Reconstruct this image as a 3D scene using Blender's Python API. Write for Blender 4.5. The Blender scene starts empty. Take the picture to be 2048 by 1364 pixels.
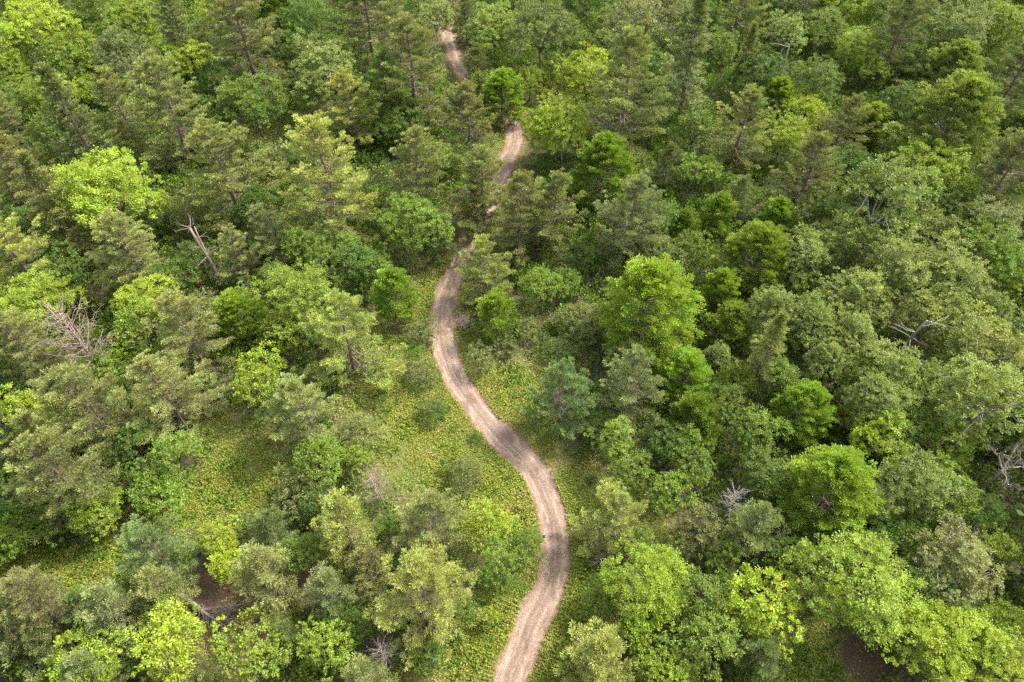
import bpy, math, random
import numpy as np
from mathutils import Vector

sc = bpy.context.scene
COL = sc.collection
R = math.radians

# ------------------------------------------------------------------ camera, world, sun, exposure
CAMZ, PITCH, FPX = 60.0, 50.0, 1384.0
cam_d = bpy.data.cameras.new('camera')
cam = bpy.data.objects.new('camera', cam_d)
COL.objects.link(cam)
cam.location = (0, 0, CAMZ)
cam.rotation_euler = (R(90 - PITCH), 0, 0)
cam_d.sensor_width = 36.0
cam_d.lens = 36.0 * FPX / 2048.0
cam_d.clip_start, cam_d.clip_end = 0.5, 8000
sc.camera = cam

SUN_EL, SUN_AZ = 50.0, 62.0          # azimuth measured clockwise from +Y (straight ahead) towards +X
w = bpy.data.worlds.new('World'); sc.world = w; w.use_nodes = True
nt = w.node_tree; nt.nodes.clear()
sky = nt.nodes.new('ShaderNodeTexSky'); sky.sky_type = 'NISHITA'; sky.sun_disc = False
sky.sun_elevation = R(SUN_EL); sky.sun_rotation = R(SUN_AZ)
sky.air_density = 1.0; sky.dust_density = 3.5; sky.ozone_density = 0.6
bg = nt.nodes.new('ShaderNodeBackground'); bg.inputs[1].default_value = 0.15
wo = nt.nodes.new('ShaderNodeOutputWorld')
veil = nt.nodes.new('ShaderNodeHueSaturation'); veil.inputs['Saturation'].default_value = 0.45   # thin high cloud greys the blue
nt.links.new(sky.outputs[0], veil.inputs['Color']); nt.links.new(veil.outputs[0], bg.inputs[0]); nt.links.new(bg.outputs[0], wo.inputs[0])
sd = bpy.data.lights.new('sun', 'SUN'); sd.energy = 2.4; sd.angle = R(9.0); sd.color = (1.0, 0.945, 0.85)
sun = bpy.data.objects.new('sun', sd); COL.objects.link(sun)
sv = Vector((math.sin(R(SUN_AZ)) * math.cos(R(SUN_EL)), math.cos(R(SUN_AZ)) * math.cos(R(SUN_EL)), math.sin(R(SUN_EL))))
sun.rotation_euler = sv.to_track_quat('Z', 'Y').to_euler()
sun.location = sv * 200
sc.view_settings.view_transform = 'Standard'; sc.view_settings.look = 'None'
sc.view_settings.gamma = 1.0; sc.view_settings.exposure = 1.55
sc.cycles.use_denoising = False
sc.cycles.max_bounces = 6; sc.cycles.diffuse_bounces = 4; sc.cycles.glossy_bounces = 1
sc.cycles.transmission_bounces = 3; sc.cycles.transparent_max_bounces = 4

cp, sp = math.cos(R(PITCH)), math.sin(R(PITCH))
def at(px, py, h=0.0):
    """photo pixel -> (x, y) on the level h"""
    u, v = (px - 1024) / FPX, (682 - py) / FPX
    d = (u, v * sp + cp, v * cp - sp)
    t = (h - CAMZ) / d[2]
    return d[0] * t, d[1] * t
def scale_at(x, y, h):
    """photo pixels per metre there"""
    return FPX / (y * cp + (CAMZ - h) * sp)
def to_px(x, y, z):
    zc = y * cp + (CAMZ - z) * sp
    yc = y * sp - (CAMZ - z) * cp
    return 1024 + FPX * x / zc, 682 - FPX * yc / zc, zc
# kind | x | y | crown width (photo pixels) | tone | what singles it out.  P pine, N narrow pine, B round broadleaf, M dense maple, A aspen with pale limbs, S shrub
TREES = """
B|219|380|150|li|tall, two-lobed, between the paired pines and the broad brown-hearted pine
P|350|245|145|ol|larger of a touching pair, its bare lower trunk showing
P|245|225|110|ol|other half of the touching pair, partly behind its neighbour
N|168|272|105|dl|slim layered, beside the touching pair of pines
P|488|88|150|ob|broad and brownish, alone among green broadleaves near the top edge
A|248|120|95|gg|soft and smoky, circled by lime crowns near the top edge
B|390|118|72|li|small and round, against the flank of the broad brownish pine
B|325|120|64|li|small, touching the rounder lime crown by the brownish pine
B|85|62|105|ye|sprawling, the yellowest crown near the top corner
B|147|112|85|lo|uneven, just downhill of the yellowest crown
B|273|50|95|lo|wide, in the row along the top edge above the smoky aspen
B|205|22|110|gr|large, cut by the top edge beside a yellowish crown
N|359|60|80|gg|feathery and pale, in front of the top edge beside the brownish pine
B|434|165|75|dg|shadowy, below the brownish pine
B|506|212|115|gr|glossy and sprawling, uphill of the small top meadow
B|554|205|50|li|tiny tufted, on the edge of the glossy sprawling tree
B|590|110|62|dg|dense, in the gap between the two brownish pines
M|554|27|110|gr|tall leafy, cut by the top edge beside the brownish pine
A|649|146|100|pl|washed-out, uphill of the golden pine behind the giant one
P|632|215|90|ol|soft, behind the giant bright pine
P|668|378|176|oy|giant, brightest of all, with drooping tiers and a bare brown heart
P|455|362|155|ol|broad with a brown twiggy underside, across from the tall lime broadleaf
S|554|325|100|gg|smoky and shapeless, between the giant pine and the broad pine
P|44|360|120|ob|tawny, touching the frame edge below the dark hollow
N|122|425|100|ol|slender plumed, beside the foot of the tall lime broadleaf
B|106|270|70|dg|low, in the hollow beside the slim layered pine
B|106|192|85|lo|ragged, above the hollow near the frame edge
B|34|205|75|gr|shaded, near the frame edge below a yellow-lime crown
B|17|137|70|li|half cut by the frame edge, near the yellowest crown
P|27|252|75|ol|small, half cut by the frame edge above the tawny pine
B|130|150|60|dg|small, downhill of the ragged sprawling crown near the top corner
B|178|178|52|ye|little, peeping over the slim layered pine
B|427|34|48|li|small, hugging the top of the brownish pine
B|208|460|85|li|low, tucked under the foot of the tall lime broadleaf
B|427|248|66|dg|half hidden, between the touching pines and the small top meadow
B|22|85|72|gr|leafy, cut by the frame edge under the top corner
P|113|14|85|dl|cut by the top edge beside the yellowest crown
P|272|298|64|ol|young, peeping out below the touching pair
B|632|51|90|dg|roundish, beside the large dark pine at the top edge
B|335|410|44|li|tiny, at the flank of the broad brown-hearted pine
S|385|425|90|gg|low thicket, below the broad brown-hearted pine
S|300|440|80|dg|dusky, between the tall lime broadleaf and the broad pine
P|735|52|150|ob|massive and warm-tinted, spread along the top edge by the far track
P|775|205|125|mo|lower shoulder of the great green mound beside the track
P|826|172|150|ol|highest top of the great green mound beside the track
P|936|246|105|ol|leaning over the track where it vanishes above the bend
P|956|142|58|dl|dull, right where the far piece of track ends
M|1003|196|88|br|fresh and upright, standing over the far bend of the track
B|988|62|95|pl|tall and frosted, beside the far end of the track
B|1083|66|112|gg|largest silvery crown near the middle of the top edge
B|1155|92|58|gr|slim, beside the largest silvery crown
A|871|40|70|pl|thin and frosted, at the very end of the track
P|932|40|50|dl|small, across the track's far end from the frosted aspen
B|1060|160|52|lo|small and upright, on the scrub by the fresh upright maple
B|1175|162|100|ye|domed, snuggled behind the tall tiered pine
P|1255|205|160|ol|tall and tiered, between the yellow dome and the dark wood
N|1379|140|105|go|ghostly tall, with bare stem showing through thin boughs
B|1107|255|102|li|round topped, on thin bare stems beside the far bend
M|1206|348|125|gr|shining, below the tall tiered pine
P|830|358|125|ol|bushy with brown centre, between the giant pine and the track
B|872|316|70|br|leafy, behind the bushy brown-centred pine
B|918|320|60|dg|compact, between the bushy pine and the far bend
P|966|386|125|ol|straight, hiding the track between its two visible bends
P|950|414|70|ol|short, in front of the straight one hiding the track
P|1038|440|118|ol|nearer half of the wide double-crowned clump by the track
P|1102|432|125|ol|outer half of the wide double-crowned clump by the track
P|1254|452|130|go|soft grey, between the double-crowned clump and the open wood
P|700|232|112|oy|golden, standing directly behind the giant pine
B|793|245|80|dg|deep shade, at the base of the great mound
A|1261|58|100|gg|thin, with wiry pale limbs near the top edge
B|1210|62|72|gr|upright, beside the wiry pale-limbed aspen near the top edge
B|1312|143|62|dg|narrow, behind the tall tiered pine
A|1330|20|85|go|cut by the top edge above the ghostly tall pine
B|827|452|115|br|spreading, on the slope between giant pine and track
P|1330|342|60|dl|young, below the tall tiered pine
B|851|18|62|gr|leafy, cut by the top edge above the far track
B|1117|150|58|gr|small, between silvery crown and yellow dome
B|1440|95|60|gr|leaning on the ghostly tall pine
N|1488|126|50|ol|very slim, beyond the ghostly tall pine
P|1478|28|100|ol|broad topped, cut by the top edge
P|1600|24|85|go|dusty, at the top edge above the leaning bare stem
A|1573|72|64|pl|frosted top on a long leaning bare stem
P|1789|90|120|dl|towering dark layered, in front of the silvery round trees
B|1895|60|120|sg|silvery and round, behind the towering layered pine
B|1690|16|92|li|cut by the top edge above the speckled trees
B|1649|58|80|pl|frothy, between two lime crowns near the top edge
B|1707|95|75|lo|leaning against the towering layered pine
B|1997|66|105|lo|tawny lime, in the far corner beyond the silvery round tree
P|2014|180|125|dl|heavy and shadowed, on the frame edge beyond the silvery trees
M|1902|158|112|sg|frosted dome, downhill of the silvery round tree
B|1632|166|82|gr|bulging, below the frothy pale tree
M|1553|205|74|br|spiky topped, above the brightest round lime crown
B|1567|272|78|li|brightest round, in the middle of the layered pines
P|1477|268|128|ol|tall, with a visible brown stem, beside the brightest round lime crown
S|1392|219|62|sg|frosty little, at the foot of the ghostly tall pine
P|1676|268|95|ol|dark-hearted, side by side with a pale maple
M|1734|253|74|pl|column shaped, side by side with the dark-hearted pine
B|1615|222|60|ye|small, between the spiky maple and the dark-hearted pine
M|1890|278|180|sg|huge silvery-green wedge, above the flat lime tree
B|1864|352|116|li|flat-topped, glowing against the dark pines
P|1997|372|140|dl|wide and dusky, on the frame edge beside the flat-topped lime tree
P|1615|364|120|ol|broad, in front of the brightest round lime crown
A|1758|412|150|pg|vast, with forked pale limbs, downhill of the huge silvery wedge
B|1799|219|85|dg|hidden, in the shade under the towering layered pine
M|1433|437|76|br|crisp, on its own among shrubs of the open wood
M|1550|445|74|br|leafy, just behind the dense round dome
B|1406|342|62|br|loose tufted, in front of the tall stemmed pine
B|1457|369|48|gr|small, at the foot of the tall stemmed pine
A|1632|422|72|gr|below the broad pine in the open wood
M|2025|270|72|sg|half cut by the frame edge beside the huge silvery wedge
B|1389|262|62|gr|beside the tall stemmed pine, nearer the tiered one
M|1362|462|62|gr|little and pointed, beside the soft grey pine
P|1474|405|62|go|small, between two crisp bright maples
B|1748|147|52|lo|small bright, at the skirt of the towering layered pine
P|1980|14|85|dl|cut by the top edge in the far corner
P|44|536|142|oy|wide golden, touching the frame edge below the dark belt
P|272|520|122|op|plump, in the dark belt between lime tree and snag
P|487|522|95|op|bright, beside the leaning grey snag
B|72|608|116|li|low flat-topped, beside the big pinkish dead pine
B|300|605|100|li|upper half of a lime cluster behind the brown-bottomed pine
B|284|664|92|lo|lower half of a lime cluster behind the brown-bottomed pine
P|385|682|135|op|brown-bottomed, in front of a lime cluster
M|480|638|96|br|brilliant, with spraying fronds, between two pines
B|600|600|120|lo|tall lime mass behind the golden pine at the clearing
B|580|660|90|lo|lower shoulder of the tall lime mass at the clearing
P|692|682|152|oy|golden, dominating the corner of the grassy clearing
P|337|795|142|op|airy, between dead twigs and the green thicket
B|517|762|92|li|ball shaped, next to bare brown twigs
P|619|835|127|op|full and round, at the edge of the grassy strip
P|195|835|180|ol|sprawling many-topped, beneath the big dead pine
P|50|708|118|op|pale, at the frame edge beside the big dead pine
P|128|752|105|ol|close below the big pinkish dead pine
B|214|745|82|br|deep, in the hollow near the big dead pine
B|44|828|92|li|domed, near the frame edge under the pale pine
B|608|500|66|br|glossy, at the foot of the giant bright pine
B|660|515|90|gr|shaded, at the foot of the giant bright pine
P|537|482|82|go|dull, behind the pine beside the snag
B|550|556|56|gr|low, below the pine beside the snag
S|172|600|82|dl|brownish thicket, between low lime tree and lime cluster
P|178|508|62|dl|small grey, beside the plump pine of the dark belt
S|403|608|72|gg|thin, in front of the snag
P|20|876|84|go|half cut by the frame edge below the domed lime tree
P|90|885|100|ol|shaggy, joining two sprawling pines near the frame edge
M|792|592|92|br|lone fresh, standing free on the grass beside the track
P|973|540|97|oy|neat, close on the track where it bends downhill
M|984|634|84|br|upright, hugging the neat pine beside the track
B|1080|577|66|br|leafy, under the double-crowned clump
B|1128|558|48|gr|small, at the foot of the double-crowned clump
M|1290|622|185|mb|great dome-shaped maple, the largest single crown by the open scrub
S|846|750|64|gg|shaggy, at the inner edge of the track bend
B|834|712|34|br|tiny sapling above the shaggy shrub at the track bend
S|867|822|62|dg|dark egg-shaped, alone in the grassy clearing
S|842|662|62|gg|soft, between lone maple and track
S|1116|705|64|dg|dusky, on the open scrub facing the great dome
S|1160|645|88|gg|spreading, against the great dome
P|1118|800|122|bg|blue-tinged, at the brink of the clearing across the track
P|1268|775|118|go|brown-bottomed, behind the blue-tinged one
M|1370|752|105|br|bright crown at the foot of the great dome
M|1382|838|105|gr|tall column, in front of the bright crown below the great dome
S|962|720|64|gg|mixed, inside the bend across the track
S|1010|690|60|gg|faint, on the scrub inside the bend
B|1230|885|72|br|low glossy, beside the blue-tinged pine
S|953|875|26|dg|tiny tuft, alone on grass close to the track
S|722|872|100|gg|cloudlike, at the edge of the clearing near the round pine
B|1252|712|62|pl|pale little, under the great dome
S|815|520|54|gg|smoky, behind the lone fresh maple
S|885|508|64|dg|dense, at the edge of the shaded track
B|702|528|80|dg|leafy, between giant pine and lone maple
B|748|538|66|gr|shaded, just behind the lone fresh maple
S|1050|655|60|gg|wispy, out on the open scrub
S|905|575|10|gg|skip
B|1368|502|66|gr|leafy, between soft grey pine and the dense round dome
M|1511|532|132|mo|dense round dome, spotless, in the open wood
M|1437|590|86|br|tall, between great dome and dense round dome
M|1468|660|92|gr|rounded, in front of the dense round dome
A|1546|628|92|pg|lacy, below the dense round dome
N|1533|712|80|ol|solitary, amid the aspen wood
A|1600|510|92|pg|with forked bare twigs, touching the dense round dome
A|1665|492|90|pg|open crowned, second beyond the dense round dome
A|1789|542|122|ap|bright wide, with a crooked white limb
A|1708|600|108|ap|showing a star of white limbs at its heart
A|1893|566|118|ap|ruffled, beyond the one with a crooked white limb
B|1962|512|112|br|vivid, arching over bare reddish twigs near the frame edge
A|1868|640|112|ap|its long pale leaning trunk bare in the dark gap
A|1615|655|92|pg|shaggy, beyond the solitary slim pine
A|1700|680|92|ap|small-leaved, above the dark gap in the aspen wood
A|1782|748|100|ap|two white limbs rising from a dark gap
A|1948|702|128|ap|broad, with a fan of thin limbs near the frame edge
A|1963|812|148|ap|palest, big and rounded near the frame edge
A|1975|638|90|pg|with a bleached fork, near the frame edge
A|1742|800|98|pg|dusky, under the one with two white limbs
A|1858|778|90|pg|mottled, beside pale bleached twigs
B|1702|828|58|ye|small glowing, top of a lime pair in the wood
B|1748|868|84|li|lower and larger of a lime pair in the wood
M|1598|822|112|br|glossy fronded, in front of the aspen wood
B|1522|875|84|br|low, between the fronded maple and the column maple
B|1450|820|72|gr|rough, beside the column maple
A|1437|715|44|pl|sickly pale little, below the rounded maple
B|1474|762|58|lo|twiggy, beside the solitary slim pine
A|1650|725|82|pg|leaning on the dark gap near the solitary slim pine
B|1820|855|92|gr|plain, downhill of the mottled aspen
B|1912|882|86|lo|russet-lime, below the palest big aspen
A|1985|462|92|sg|frosty, near the frame edge under the wide dusky pine
A|1838|472|100|pg|ruffled, behind the vast forked aspen
B|2028|548|60|lo|half cut by the frame edge beside the vivid arching tree
B|2020|705|66|gg|half cut by the frame edge beside the fan-limbed aspen
M|2012|862|80|dg|dark, half cut by the frame edge below the palest aspen
P|138|958|185|ol|star-shaped with long arms, beside the green thicket
B|345|930|94|br|glossy thicket, topmost clump beside the grass strip
B|312|985|88|br|glossy thicket, middle clump beside the grass strip
B|20|1080|76|br|thicket at the frame edge above the grass strip
B|82|1064|70|gr|thicket second from the frame edge above the grass strip
B|192|1030|80|lo|spreading, on the lower margin of the glossy thicket
B|20|1000|90|dg|shadowed, at the frame edge behind the star-shaped pine
P|325|1108|135|bg|broad frosted, lying across the grass strip
P|90|1222|135|ob|wide, at the lower end of the grass strip by the frame
P|246|1228|112|go|silvery, in front of the broad frosted pine
P|328|1180|92|op|pale, between broad frosted pine and fallen trunk
B|441|1072|60|li|upper of two small lime trees beside the frosted pine
B|460|1122|62|ye|lower of two small lime trees beside the frosted pine
P|541|1160|112|op|upright, between two rust-brown needle patches
P|548|1068|82|gg|soft, behind the upright one between needle patches
S|500|1055|62|dg|low dark, at the edge of the grass strip
B|622|1100|74|gr|leafy, behind the larger rust-brown patch
P|665|1195|92|go|round, beside the smaller rust-brown patch
P|581|1272|66|gg|little, on a bed of lime bushes
B|505|1322|130|lo|largest of the lime bushes along the bottom edge by needle patch
B|350|1295|125|li|wide, between fallen trunk and bottom edge
B|340|1242|70|lo|small, under the pale pine by the fallen trunk
B|192|1312|112|li|sprawling, second from the bottom corner
P|28|1260|122|go|filling the bottom corner
P|95|1290|66|gg|slim, next to the one filling the bottom corner
S|605|985|112|gg|smoky thicket between grass strip and golden trees
B|632|920|82|br|bright, behind the smoky thicket
P|698|1055|115|oy|tall golden, beneath the pinkish dead tree of the clearing
B|642|1290|92|lo|twiggy, between round grey pine and bottom edge
P|178|1218|76|bg|shaded, wedged between the wide and the silvery ones
P|205|1350|100|go|cut by the bottom edge near the corner
P|365|1350|95|op|cut by the bottom edge below wide lime tree
B|715|920|56|lo|behind the pinkish dead tree of the clearing
P|860|1040|132|op|wide shadow-bellied, next to the slim lime tree by the track
B|975|1050|78|li|slim oval, at the grassy roadside
B|1006|1142|82|gr|grey-tinted round, close to the track
B|1056|1102|60|gr|small, touching the edge of the track
P|846|1208|180|oy|largest star-shaped, arms spread wide, near the bottom
P|730|1350|80|op|cut by the bottom edge beside the forked dead tree
P|1232|1042|122|oy|golden, alone across the track with dead lower boughs
B|1298|1175|138|li|great yellow-lime ball, nearest the track
B|1203|1205|62|gr|plain, between the great lime ball and track
P|1204|1318|120|oy|lime-tipped, near the bottom edge beside the track
B|1310|1335|92|lo|beside the lime-tipped pine at the bottom edge
B|1329|982|84|br|pale fresh, uphill of the golden pine across the track
S|933|950|68|gg|soft grey, on the grass beside the clearing's lower end
B|980|1233|32|li|tiny sapling on the grassy roadside
B|1265|948|72|gr|middling, between blue-tinged pine and pale fresh tree
M|1655|985|180|mb|huge frond-edged, star shaped from above
B|1690|1165|180|lo|biggest rounded lime oak, many-lobed
B|1526|1212|115|ye|brightest yellow, beside the biggest rounded oak
B|1870|1285|165|li|first dome of the enormous bright canopy in the lower corner
B|1985|1335|140|li|second dome of the enormous bright canopy, at the very corner
B|2014|1255|84|lo|tawny, behind the enormous bright canopy
A|1820|978|122|pg|dull mottled, beside the huge frond-edged maple
B|1902|985|92|lo|bright edged, next to the gnarled dead oak
A|1900|1138|132|go|dull, beneath the curly dead oak
B|1997|1105|74|lo|near the frame edge behind the dull mottled crown
P|1510|1066|102|go|grey, beside the bleached snag
S|1395|1068|110|gg|dull brownish, uphill of the great lime ball
B|1444|1120|64|gr|small, below the grey pine
B|1385|1195|108|gr|shaded side tree of the great lime ball
B|1400|1295|112|mo|domed, downhill of the yellow-brightest crown
P|1512|1320|95|gg|ghostly pale, by the little glade at the bottom
B|1362|1345|52|lo|small, cut by the bottom edge
B|1385|925|84|gr|tangled, above the fallen bough
B|1560|1112|82|gr|between grey pine and biggest oak
B|1519|950|86|dg|dark, behind the huge frond-edged maple
B|1845|1200|110|dg|dark, between biggest oak and the dull mottled crown
B|1772|915|84|lo|lime, above the dull mottled aspen
B|1960|1020|70|dg|beneath the gnarled dead oak
P|735|1140|78|ob|brown-bellied, between tall golden and star-shaped ones
B|700|1250|74|dg|dark, below the round grey pine
B|640|1010|60|dg|dim, beside the tall golden pine
B|775|1060|50|dg|dim, hidden between two golden pines
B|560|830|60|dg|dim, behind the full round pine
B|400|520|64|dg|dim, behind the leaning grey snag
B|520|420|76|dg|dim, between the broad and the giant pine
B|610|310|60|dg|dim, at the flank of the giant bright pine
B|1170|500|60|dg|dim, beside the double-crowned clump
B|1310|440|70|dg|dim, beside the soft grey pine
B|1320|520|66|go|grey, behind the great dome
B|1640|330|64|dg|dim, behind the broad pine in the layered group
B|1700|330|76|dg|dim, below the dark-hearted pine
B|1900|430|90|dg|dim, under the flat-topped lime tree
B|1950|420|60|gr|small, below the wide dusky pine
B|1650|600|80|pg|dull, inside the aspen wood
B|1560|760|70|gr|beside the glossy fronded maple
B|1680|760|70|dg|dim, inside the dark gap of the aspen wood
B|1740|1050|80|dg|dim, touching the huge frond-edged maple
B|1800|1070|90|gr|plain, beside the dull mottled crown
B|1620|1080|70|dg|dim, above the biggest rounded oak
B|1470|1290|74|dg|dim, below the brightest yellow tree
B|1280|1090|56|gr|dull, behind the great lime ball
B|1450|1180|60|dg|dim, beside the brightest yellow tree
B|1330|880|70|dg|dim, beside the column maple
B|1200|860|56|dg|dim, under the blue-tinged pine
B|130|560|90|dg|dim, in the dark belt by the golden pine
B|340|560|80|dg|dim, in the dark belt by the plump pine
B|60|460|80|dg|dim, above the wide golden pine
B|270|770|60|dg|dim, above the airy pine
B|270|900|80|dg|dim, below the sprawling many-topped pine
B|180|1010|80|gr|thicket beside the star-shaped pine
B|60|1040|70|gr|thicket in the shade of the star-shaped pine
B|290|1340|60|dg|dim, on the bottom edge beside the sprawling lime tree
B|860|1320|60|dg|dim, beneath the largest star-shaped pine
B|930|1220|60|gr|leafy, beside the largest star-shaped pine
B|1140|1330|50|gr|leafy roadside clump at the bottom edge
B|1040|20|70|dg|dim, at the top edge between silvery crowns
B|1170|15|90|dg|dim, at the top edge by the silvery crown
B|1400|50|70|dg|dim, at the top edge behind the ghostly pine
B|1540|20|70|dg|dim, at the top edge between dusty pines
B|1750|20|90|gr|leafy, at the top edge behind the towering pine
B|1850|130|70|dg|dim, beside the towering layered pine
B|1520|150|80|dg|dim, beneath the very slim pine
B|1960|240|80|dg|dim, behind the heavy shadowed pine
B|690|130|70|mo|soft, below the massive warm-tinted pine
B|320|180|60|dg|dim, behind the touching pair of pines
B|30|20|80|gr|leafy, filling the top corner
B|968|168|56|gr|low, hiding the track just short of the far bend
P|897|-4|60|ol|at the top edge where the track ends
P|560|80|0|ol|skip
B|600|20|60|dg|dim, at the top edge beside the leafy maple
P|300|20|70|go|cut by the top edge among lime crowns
P|420|100|60|dl|small, in front of the brownish pine's flank
"""
# bare and dead wood: kind | x | y | width | label.  R radiating bare pine, G gnarled oak, G2 small forked, K leaning snag, F fallen trunk, T twig clump
DEAD = """
R|147|672|125|big pinkish dead pine with a star of bare branches
R|757|968|72|pinkish bare dead tree at the edge of the clearing
R|773|1300|72|forked grey bare tree beside the largest star-shaped pine
G|1995|942|135|large gnarled grey dead oak near the frame edge
G|1914|1074|92|curly grey dead oak crown above a dull tree
G|2034|1150|80|tangled dead crown half cut by the frame edge
R|1468|1000|70|bleached pale snag rising beside the grey pine
K|431|525|70|leaning grey snag with a broken top and bare stubs
T|441|775|62|clump of bare brown twigs beside the ball-shaped lime tree
T|1222|1112|80|dead grey lower boughs under the lone golden pine
T|262|890|80|bare violet-brown twigs under the sprawling pine
T|925|645|48|pale bare twigs beside the track bend
G|1126|305|48|thin white bare sapling under the round-topped lime tree
G|890|445|42|small white forked bare sapling beside the shaded track
T|1290|392|42|grey bare twigs behind the soft grey pine
T|1690|340|70|bare grey twigs beneath the dark-hearted pine
T|1925|522|70|bare reddish twigs under the vivid arching tree
T|390|560|52|rust-red dead bough lying beside the leaning snag
T|1440|690|36|bare grey twigs over the sickly pale tree
T|1220|250|56|pale bare stems under the tall tiered pine
T|1890|398|60|dark bare limbs under the flat-topped lime tree
"""
# ------------------------------------------------------------------ materials
def mat(name):
    m = bpy.data.materials.new(name); m.use_nodes = True
    nt = m.node_tree; nt.nodes.clear()
    out = nt.nodes.new('ShaderNodeOutputMaterial')
    return m, nt, out
def N(nt, t, **k):
    n = nt.nodes.new(t)
    for a, b in k.items(): setattr(n, a, b)
    return n
def mixc(nt, fac, a, b, mode='MIX'):
    n = N(nt, 'ShaderNodeMix', data_type='RGBA', blend_type=mode)
    for s, v in ((0, fac), (6, a), (7, b)):
        if isinstance(v, bpy.types.NodeSocket): nt.links.new(v, n.inputs[s])
        else: n.inputs[s].default_value = v if s == 0 else (*v, 1)
    return n.outputs[2]
def mathn(nt, op, a, b=0.0, c=0.0):
    n = N(nt, 'ShaderNodeMath', operation=op)
    for i, v in enumerate((a, b, c)):
        if isinstance(v, bpy.types.NodeSocket): nt.links.new(v, n.inputs[i])
        else: n.inputs[i].default_value = v
    return n.outputs[0]
def ramp(nt, fac, stops):
    n = N(nt, 'ShaderNodeValToRGB'); e = n.color_ramp.elements
    while len(e) < len(stops): e.new(0.5)
    for k, (p, c) in enumerate(stops): e[k].position = p; e[k].color = (*c, 1)
    nt.links.new(fac, n.inputs[0]); return n.outputs[0]
def maprange(nt, v, a, b, c=0.0, d=1.0):
    n = N(nt, 'ShaderNodeMapRange'); nt.links.new(v, n.inputs[0])
    for i, x in enumerate((a, b, c, d)): n.inputs[i + 1].default_value = x
    return n.outputs[0]
def noise(nt, vec, scale, detail=3.0, rough=0.55):
    n = N(nt, 'ShaderNodeTexNoise'); nt.links.new(vec, n.inputs['Vector'])
    n.inputs['Scale'].default_value = scale; n.inputs['Detail'].default_value = detail
    n.inputs['Roughness'].default_value = rough; return n.outputs['Fac']

def leaf_finish(nt, out, colr, transl, rough):
    p = N(nt, 'ShaderNodeBsdfPrincipled'); nt.links.new(colr, p.inputs['Base Color'])
    p.inputs['Roughness'].default_value = rough; p.inputs['Specular IOR Level'].default_value = 0.28
    t = N(nt, 'ShaderNodeBsdfTranslucent')
    tc = mixc(nt, 1.0, colr, (1.0, 1.0, 0.55), 'MULTIPLY'); nt.links.new(tc, t.inputs[0])
    mx = N(nt, 'ShaderNodeMixShader'); mx.inputs[0].default_value = transl
    nt.links.new(p.outputs[0], mx.inputs[1]); nt.links.new(t.outputs[0], mx.inputs[2])
    nt.links.new(mx.outputs[0], out.inputs[0])

def leaf_material(name, tipgain, transl=0.3, rough=0.55):
    """leaf colour = the tree's own colour, a little different on every spray and leaf; fresh tips are yellower"""
    m, nt, out = mat(name)
    oi = N(nt, 'ShaderNodeObjectInfo')
    a = N(nt, 'ShaderNodeAttribute', attribute_name='tint').outputs['Fac']
    b = N(nt, 'ShaderNodeAttribute', attribute_name='spray').outputs['Fac']
    tip = N(nt, 'ShaderNodeAttribute', attribute_name='tip').outputs['Fac']
    v = mathn(nt, 'ADD', mathn(nt, 'MULTIPLY', a, 0.5), mathn(nt, 'MULTIPLY', b, 0.65))
    v = mathn(nt, 'ADD', v, 0.46)
    hsv = N(nt, 'ShaderNodeHueSaturation')
    nt.links.new(oi.outputs['Color'], hsv.inputs['Color'])
    nt.links.new(v, hsv.inputs['Value'])
    nt.links.new(maprange(nt, b, 0, 1, 0.49, 0.515), hsv.inputs['Hue'])
    nt.links.new(maprange(nt, a, 0, 1, 1.05, 0.85), hsv.inputs['Saturation'])
    # foliage is not one colour through a crown: broad patches differ a little
    ob = N(nt, 'ShaderNodeTexCoord').outputs['Object']
    add = N(nt, 'ShaderNodeVectorMath', operation='ADD'); nt.links.new(ob, add.inputs[0])
    nt.links.new(oi.outputs['Random'], add.inputs[1])
    sc3 = N(nt, 'ShaderNodeVectorMath', operation='SCALE'); nt.links.new(oi.outputs['Random'], sc3.inputs[0]); sc3.inputs['Scale'].default_value = 60.0
    nt.links.new(sc3.outputs[0], add.inputs[1])
    pn = noise(nt, add.outputs[0], .42, 3, .6)
    c = mixc(nt, maprange(nt, pn, .35, .68), hsv.outputs[0], mixc(nt, 1.0, hsv.outputs[0], (1.16, 1.08, .92), 'MULTIPLY'))
    c = mixc(nt, maprange(nt, pn, .42, .25), c, mixc(nt, 1.0, hsv.outputs[0], (.70, .84, .85), 'MULTIPLY'))
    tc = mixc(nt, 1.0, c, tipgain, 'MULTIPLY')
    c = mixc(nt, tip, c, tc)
    leaf_finish(nt, out, c, transl, rough)
    return m
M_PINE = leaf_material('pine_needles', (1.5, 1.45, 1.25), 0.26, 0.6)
M_LEAF = leaf_material('broad_leaves', (1.35, 1.25, 0.95), 0.34, 0.5)

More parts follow.
